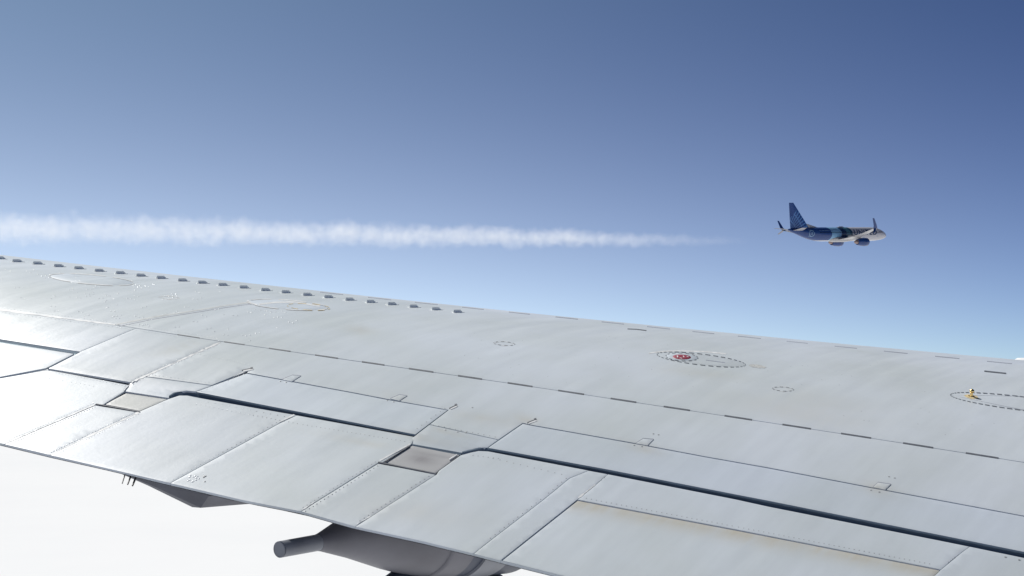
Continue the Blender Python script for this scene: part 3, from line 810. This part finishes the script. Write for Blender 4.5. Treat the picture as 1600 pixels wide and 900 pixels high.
for s in (-1, 1):
    wg = foil(((6, s*1.2, -1.0), (-2.2, s*1.2, -1.55)), ((-3.2, s*17.2, 1.35), (-4.9, s*17.2, 1.35)), JW, 'wing', .12,
              mids=[((3.4, s*5.6, -.62), (-2, s*5.6, -1.08)), ((0, s*11.5, .32), (-3.2, s*11.5, .05))])
    foil(((-3.3, s*17.15, 1.35), (-4.9, s*17.15, 1.35)), ((-5.4, s*17.9, 4.1), (-6.1, s*17.9, 4.15)), JBL, 'winglet', .12, mids=[((-4, s*17.6, 2.1), (-5.3, s*17.6, 2.15))])
    foil(((-3.8, s*17.2, 1.35), (-4.9, s*17.2, 1.35)), ((-5.3, s*18.0, .2), (-5.9, s*18.0, .25)), JBL if s < 0 else JW, 'lower_winglet', .12)
    foil(((-14.8, s*.5, 1.1), (-18.6, s*.5, 1.1)), ((-18.3, s*5.6, 1.75), (-20.0, s*5.6, 1.75)), JW, 'tailplane', .10)
    # engine
    ex, ey, ez = 4.4, s*4.83, -2.25
    prof = [(1.95, .86), (2.05, .98), (1.8, 1.12), (.6, 1.20), (-1.0, 1.05), (-2.0, .82), (-2.0, .62)]
    vs, fs = [], []; n = 24
    for (x, r) in prof:
        for i in range(n): a = 2*pi*i/n; vs.append((ex+x, ey+r*cos(a), ez+r*sin(a)))
    for k in range(len(prof)-1):
        for i in range(n): a = k*n+i; b = k*n+(i+1) % n; fs.append((a, b, b+n, a+n))
    fs.append(tuple(range(n)))
    eng = jm('engine', vs, fs, JBL)
    vs, fs = [], []; prof = [(-1.6, .62), (-2.4, .52), (-2.9, .36), (-3.2, .05)]
    for (x, r) in prof:
        for i in range(n): a = 2*pi*i/n; vs.append((ex+x, ey+r*cos(a), ez+r*sin(a)))
    for k in range(len(prof)-1):
        for i in range(n): a = k*n+i; b = k*n+(i+1) % n; fs.append((a, b, b+n, a+n))
    jm('exhaust_cone', vs, fs, JEX, eng)
    foil(((4.4, ey, -1.25), (0.6, ey, -1.25)), ((3.0, ey, -.75), (.6, ey, -.75)), JW, 'pylon', .10)
    foil(((-1.6, s*7.6, -.75), (-4.6, s*7.6, -.75)), ((-2, s*7.6, -.45), (-4.2, s*7.6, -.45)), JW, 'flap_fairing', .14)
# wing-body fairing
vs, fs = [], []
for k, (x, r) in enumerate([(7, .1), (5, 1.3), (2, 1.75), (-2, 1.75), (-4.5, 1.2), (-6.5, .1)]):
    for i in range(16): a = 2*pi*i/16; vs.append((x, r*1.15*cos(a), -1.25+r*.55*sin(a)))
for k in range(5):
    for i in range(16): a = k*16+i; b = k*16+(i+1) % 16; fs.append((a, b, b+16, a+16))
jm('belly_fairing', vs, fs, JW)
# fin with globe lines
mf, ns, ls, b = mat('livery_fin'); b.inputs['Roughness'].default_value = .35
tc = N(ns, 'ShaderNodeTexCoord'); sx = N(ns, 'ShaderNodeSeparateXYZ'); ls.new(tc.outputs['Object'], sx.inputs[0])
def mth(op, a, bb, c=None):
    q = N(ns, 'ShaderNodeMath', operation=op)
    for i, v in enumerate((a, bb, c)):
        if v is None: continue
        if isinstance(v, (int, float)): q.inputs[i].default_value = v
        else: ls.new(v, q.inputs[i])
    return q.outputs[0]
gx_ = mth('ADD', sx.outputs['X'], 20.3); gz_ = mth('ADD', sx.outputs['Z'], .8)      # centre of the fan of lines
ang = mth('ARCTAN2', gx_, gz_)
dist = mth('SQRT', mth('ADD', mth('MULTIPLY', gx_, gx_), mth('MULTIPLY', gz_, gz_)), 0)
# arcs radiating: angle lines and curved cross lines
fa = mth('FRACT', mth('MULTIPLY', mth('ADD', ang, mth('MULTIPLY', dist, -.02)), 8), 0)
la = mth('LESS_THAN', fa, .36)
fr = mth('FRACT', mth('MULTIPLY', mth('ADD', dist, mth('MULTIPLY', gx_, .3)), .4), 0); lr = mth('LESS_THAN', fr, .1)
lines = mth('MAXIMUM', la, lr)
edge = mth('ADD', mth('MULTIPLY', sx.outputs['X'], -.62), 0)       # curved upper limit of the lined area
lim = mth('LESS_THAN', sx.outputs['Z'], mth('ADD', 4.2, mth('MULTIPLY', mth('ADD', sx.outputs['X'], 19.6), .85)))
fac = mth('MULTIPLY', lines, lim)
mx = N(ns, 'ShaderNodeMix', data_type='RGBA'); ls.new(fac, mx.inputs[0]); mx.inputs[6].default_value = (.012, .052, .21, 1); mx.inputs[7].default_value = (.09, .22, .48, 1)
ls.new(mx.outputs[2], b.inputs['Base Color'])
foil(((-11.6, 0, 1.5), (-19.0, 0, 1.5)), ((-17.9, 0, 8.7), (-19.6, 0, 8.7)), mf, 'tail_fin', .09, mids=[((-13.0, 0, 3.2), (-19.2, 0, 3.2))])
foil(((-7.5, 0, 1.75), (-14, 0, 1.6)), ((-12.4, 0, 2.9), (-14, 0, 2.9)), JW, 'dorsal_fin', .05)
# antenna hump on the roof
jm('roof_dome', [(x, yy, z) for x in (-.6, .3, 1.4, 2.3) for (yy, z) in ((-.35, 1.85), (-.2, 1.85+(.35 if -.5 < x < 2 else .05)), (.2, 1.85+(.35 if -.5 < x < 2 else .05)), (.35, 1.85))],
   [(k*4+i, k*4+i+1, k*4+i+5, k*4+i+4) for k in range(3) for i in range(3)], JW)
# things laid on the starboard side of the body
def side(x, z, off=.02):
    r, zc = secat(x); s = max(-.98, min(.98, (z-zc)/(r*1.04))); return (x, -(r*sqrt(1-s*s)+off), z)
tcv = bpy.data.curves.new('lettering', 'FONT'); tcv.body = 'UNITED'; tcv.size = 2.05; tcv.space_character = 1.12; tcv.offset = .06; tcv.resolution_u = 3
to = bpy.data.objects.new('tmp', tcv); S.collection.objects.link(to)
dg = bpy.context.evaluated_depsgraph_get(); me = bpy.data.meshes.new_from_object(to.evaluated_get(dg))
bpy.data.objects.remove(to)
bm = bmesh.new(); bm.from_mesh(me)
for t in range(12): bmesh.ops.bisect_plane(bm, geom=bm.verts[:]+bm.edges[:]+bm.faces[:], plane_co=(0, .15*t, 0), plane_no=(0, 1, 0))
mxx = max(v.co.x for v in bm.verts)
for v in bm.verts: v.co = side(4.3+v.co.x/mxx*9.6, -.2+v.co.y, .03)
bm.to_mesh(me); bm.free(); me.materials.append(JNV); me.name = 'lettering'
link('lettering', me, jet, False)
# emblem: pale ring with an inner mark, on the blue tail section
vs, fs = [], []; K = 28
for i in range(K):
    a = 2*pi*i/K
    for r in (.72, .95): vs.append(side(-12.2+r*cos(a), .25+r*sin(a), .03))
for i in range(K): q = 2*i; j = 2*((i+1) % K); fs.append((q, q+1, j+1, j))
em = jm('emblem', vs, fs, JLT, smooth=False)
vs = [side(-12.2+dx, .25+dz, .035) for dx, dz in ((-.25, -.35), (.3, -.35), (.1, 0), (.3, .35), (-.2, .35), (-.1, 0))]
jm('emblem_mark', vs, [(0, 1, 2, 5), (5, 2, 3, 4)], JLT, em, smooth=False)
vs, fs = [], []
for i in range(56):
    x = -9.2+i*.47
    if 5.6 < x < 15.6 and False: continue
    q = len(vs); vs += [side(x, .35), side(x+.24, .35), side(x+.24, .68), side(x, .68)]; fs.append((q, q+1, q+2, q+3))
o = jm('cabin_windows', vs, fs, JST, smooth=False); o['kind'] = 'stuff'
vs, fs = [], []
for i in range(11):
    x = -9.3+i*.5; q = len(vs); vs += [side(x, .98), side(x+.32, .98), side(x+.32, 1.12), side(x, 1.12)]; fs.append((q, q+1, q+2, q+3))
o = jm('small_print', vs, fs, JLT, smooth=False); o['kind'] = 'stuff'
vs = [side(17.9, .35, .03), side(18.55, .02, .03), side(18.3, .30, .03), side(17.5, .78, .03)]
jm('cockpit_window', vs, [(0, 1, 2, 3)], JST, smooth=False)
for dx, z0, hh in ((-13.2, -.6, 1.8), (13.9, -.7, 1.9)):
    pts = [side(dx+a, z0+b_, .025) for a, b_ in ((0, 0), (.85, 0), (.85, hh), (0, hh), (.08, .08), (.77, .08), (.77, hh-.08), (.08, hh-.08))]
    jm('door_outline', pts, [(0, 1, 5, 4), (1, 2, 6, 5), (2, 3, 7, 6), (3, 0, 4, 7)], JLT, smooth=False)

# ------------------------------------------------------------------ condensation trail (a real volume)
A = ray(1175, 377, 433); B = ray(0, 356, 386)
dirv = (B-A).normalized()
LT = 520.0
def rad(u): return .8+.29*sqrt(max(u, 0))
vs, fs = [], []; K = 16; stn = [0, 3, 8, 15, 25, 40, 60, 90, 130, 180, 240, 320, 420, LT]
for u in stn:
    for i in range(K): a = 2*pi*i/K; r = rad(u)*1.75+.3; vs.append((u, r*cos(a), r*sin(a)))
for k in range(len(stn)-1):
    for i in range(K): a = k*K+i; b = k*K+(i+1) % K; fs.append((a, a+K, b+K, b))
fs.append(tuple(range(K))); fs.append(tuple(range((len(stn)-1)*K, len(stn)*K))[::-1])
m = bpy.data.materials.new('vapour'); m.use_nodes = True; ns = m.node_tree.nodes; ls = m.node_tree.links; ns.clear()
out = N(ns, 'ShaderNodeOutputMaterial'); pv = N(ns, 'ShaderNodeVolumePrincipled'); ls.new(pv.outputs[0], out.inputs['Volume'])
pv.inputs['Color'].default_value = (.97, .975, .985, 1); pv.inputs['Anisotropy'].default_value = .2
tc = N(ns, 'ShaderNodeTexCoord'); sx = N(ns, 'ShaderNodeSeparateXYZ'); ls.new(tc.outputs['Object'], sx.inputs[0])
X_, Y_, Z_ = sx.outputs
def noise_(scale, detail, vec, dist=0):
    q = N(ns, 'ShaderNodeTexNoise'); q.inputs['Scale'].default_value = scale; q.inputs['Detail'].default_value = detail
    q.inputs['Distortion'].default_value = dist; q.inputs['Roughness'].default_value = .62
    ls.new(vec, q.inputs['Vector']); return q.outputs['Fac']
r_ = mth('SQRT', mth('ADD', mth('MULTIPLY', Y_, Y_), mth('MULTIPLY', Z_, Z_)), 0)
Ru = mth('ADD', mth('MULTIPLY', mth('SQRT', mth('MAXIMUM', X_, 0), 0), .29), .8)
rho = mth('DIVIDE', r_, Ru)
big = noise_(.16, 2, tc.outputs['Object']); fine = noise_(.42, 5, tc.outputs['Object'], .4)
wob = mth('ADD', mth('MULTIPLY', mth('SUBTRACT', big, .5), .9), mth('MULTIPLY', mth('SUBTRACT', fine, .5), 1.4))
core = mth('SUBTRACT', mth('ADD', 1.0, wob), mth('MULTIPLY', rho, 1.05))
core = mth('MINIMUM', mth('MAXIMUM', core, 0), 1.2); core = mth('MULTIPLY', mth('POWER', core, 1.3), .95)
core = mth('MULTIPLY', core, mth('ADD', .7, mth('MULTIPLY', fine, .6)))
fade = mth('MINIMUM', mth('MULTIPLY', X_, 1/58), 1)
fade = mth('MULTIPLY', fade, mth('ADD', .35, mth('MULTIPLY', fade, .65)))
dens = mth('DIVIDE', mth('MULTIPLY', mth('MULTIPLY', core, fade), 1.0), Ru)
ls.new(mth('MULTIPLY', dens, .75), pv.inputs['Density'])
me = bpy.data.meshes.new('contrail'); me.from_pydata(vs, [], fs); me.materials.append(m); me.update()
bm = bmesh.new(); bm.from_mesh(me); bmesh.ops.recalc_face_normals(bm, faces=bm.faces)
if bm.calc_volume(signed=True) < 0: bmesh.ops.reverse_faces(bm, faces=bm.faces)
bm.to_mesh(me); bm.free()
ct = bpy.data.objects.new('contrail', me); S.collection.objects.link(ct)
zv = Vector((0, 0, 1)); yv = zv.cross(dirv).normalized(); zv = dirv.cross(yv)
mw = Matrix((dirv, yv, zv)).transposed().to_4x4(); mw.translation = A; ct.matrix_world = mw
ct['label'] = 'long white condensation trail stretching left behind the airliner'; ct['category'] = 'contrail'; ct['kind'] = 'stuff'
try: m.cycles.volume_step_rate = .012
except Exception: pass

# ------------------------------------------------------------------ cloud deck far below
CL = bpy.data.materials.new('cloud_white'); CL.use_nodes = True; ns = CL.node_tree.nodes; ls = CL.node_tree.links
b = ns['Principled BSDF']; b.inputs['Roughness'].default_value = 1; b.inputs['Specular IOR Level'].default_value = 0
tc = N(ns, 'ShaderNodeTexCoord'); q = noise_(.00035, 8, tc.outputs['Object'])
cr = N(ns, 'ShaderNodeValToRGB'); cr.color_ramp.elements[0].color = (.71, .717, .728, 1); cr.color_ramp.elements[1].color = (.775, .775, .775, 1)
ls.new(q, cr.inputs[0]); ls.new(cr.outputs[0], b.inputs['Base Color'])
DZ = -1500.0
vs, fs = [], []; K = 72; rings = [0, 300, 700, 1200, 1900, 2800, 4000, 5600, 8000, 11000, 15000, 21000, 30000, 43000, 60000, 90000, 130000, 190000, 280000, 420000]
for r in rings:
    for i in range(K):
        a = 2*pi*i/K; x, y = r*cos(a), r*sin(a)
        h = 140*noise.fractal(Vector((x/2600, y/2600, 0)), 1.0, 2.1, 4)*min(1, r/1500) if r < 60000 else 60*noise.noise(Vector((x/9000, y/9000, 2)))
        vs.append((x, y, DZ+h))
for k in range(len(rings)-1):
    for i in range(K): a = k*K+i; c = k*K+(i+1) % K; fs.append((a, c, c+K, a+K))
me = bpy.data.meshes.new('cloud_deck'); me.from_pydata(vs, [], fs); me.materials.append(CL); me.update()
o = link('cloud_deck', me, None, True, kind='structure')
bm = bmesh.new(); bm.from_mesh(me); bmesh.ops.remove_doubles(bm, verts=bm.verts, dist=1); bmesh.ops.recalc_face_normals(bm, faces=bm.faces); bm.to_mesh(me); bm.free()
if sum(p.normal.z for p in me.polygons) < 0: me.flip_normals()
# a higher bank of cloud on the horizon, right
vs, fs = [], []; nx, ny = 120, 10
for i in range(nx+1):
    u = i/nx; px = 1500+u*900
    for j in range(ny+1):
        v = j/ny; Y = 60000+v*9000; X = (px-800)/F*Y
        env = max(0, min(1, (px-1545)/45))*max(0, min(1, (2390-px)/100))
        top = (1+.5*noise.fractal(Vector((X/3000, Y/4000, 5)), 1, 2, 4))*110+30
        z = DZ-100+(1540+top*.6)*sqrt(max(0, sin(pi*v)))*env**.35 if env > 0 else DZ-100
        vs.append((X, Y, z))
for i in range(nx):
    for j in range(ny): a = i*(ny+1)+j; fs.append((a, a+ny+1, a+ny+2, a+1))
me = bpy.data.meshes.new('cloud_bank'); me.from_pydata(vs, [], fs); me.materials.append(CL); me.update()
if sum(p.normal.z for p in me.polygons) < 0: me.flip_normals()
link('cloud_bank', me, None, True, kind='structure')
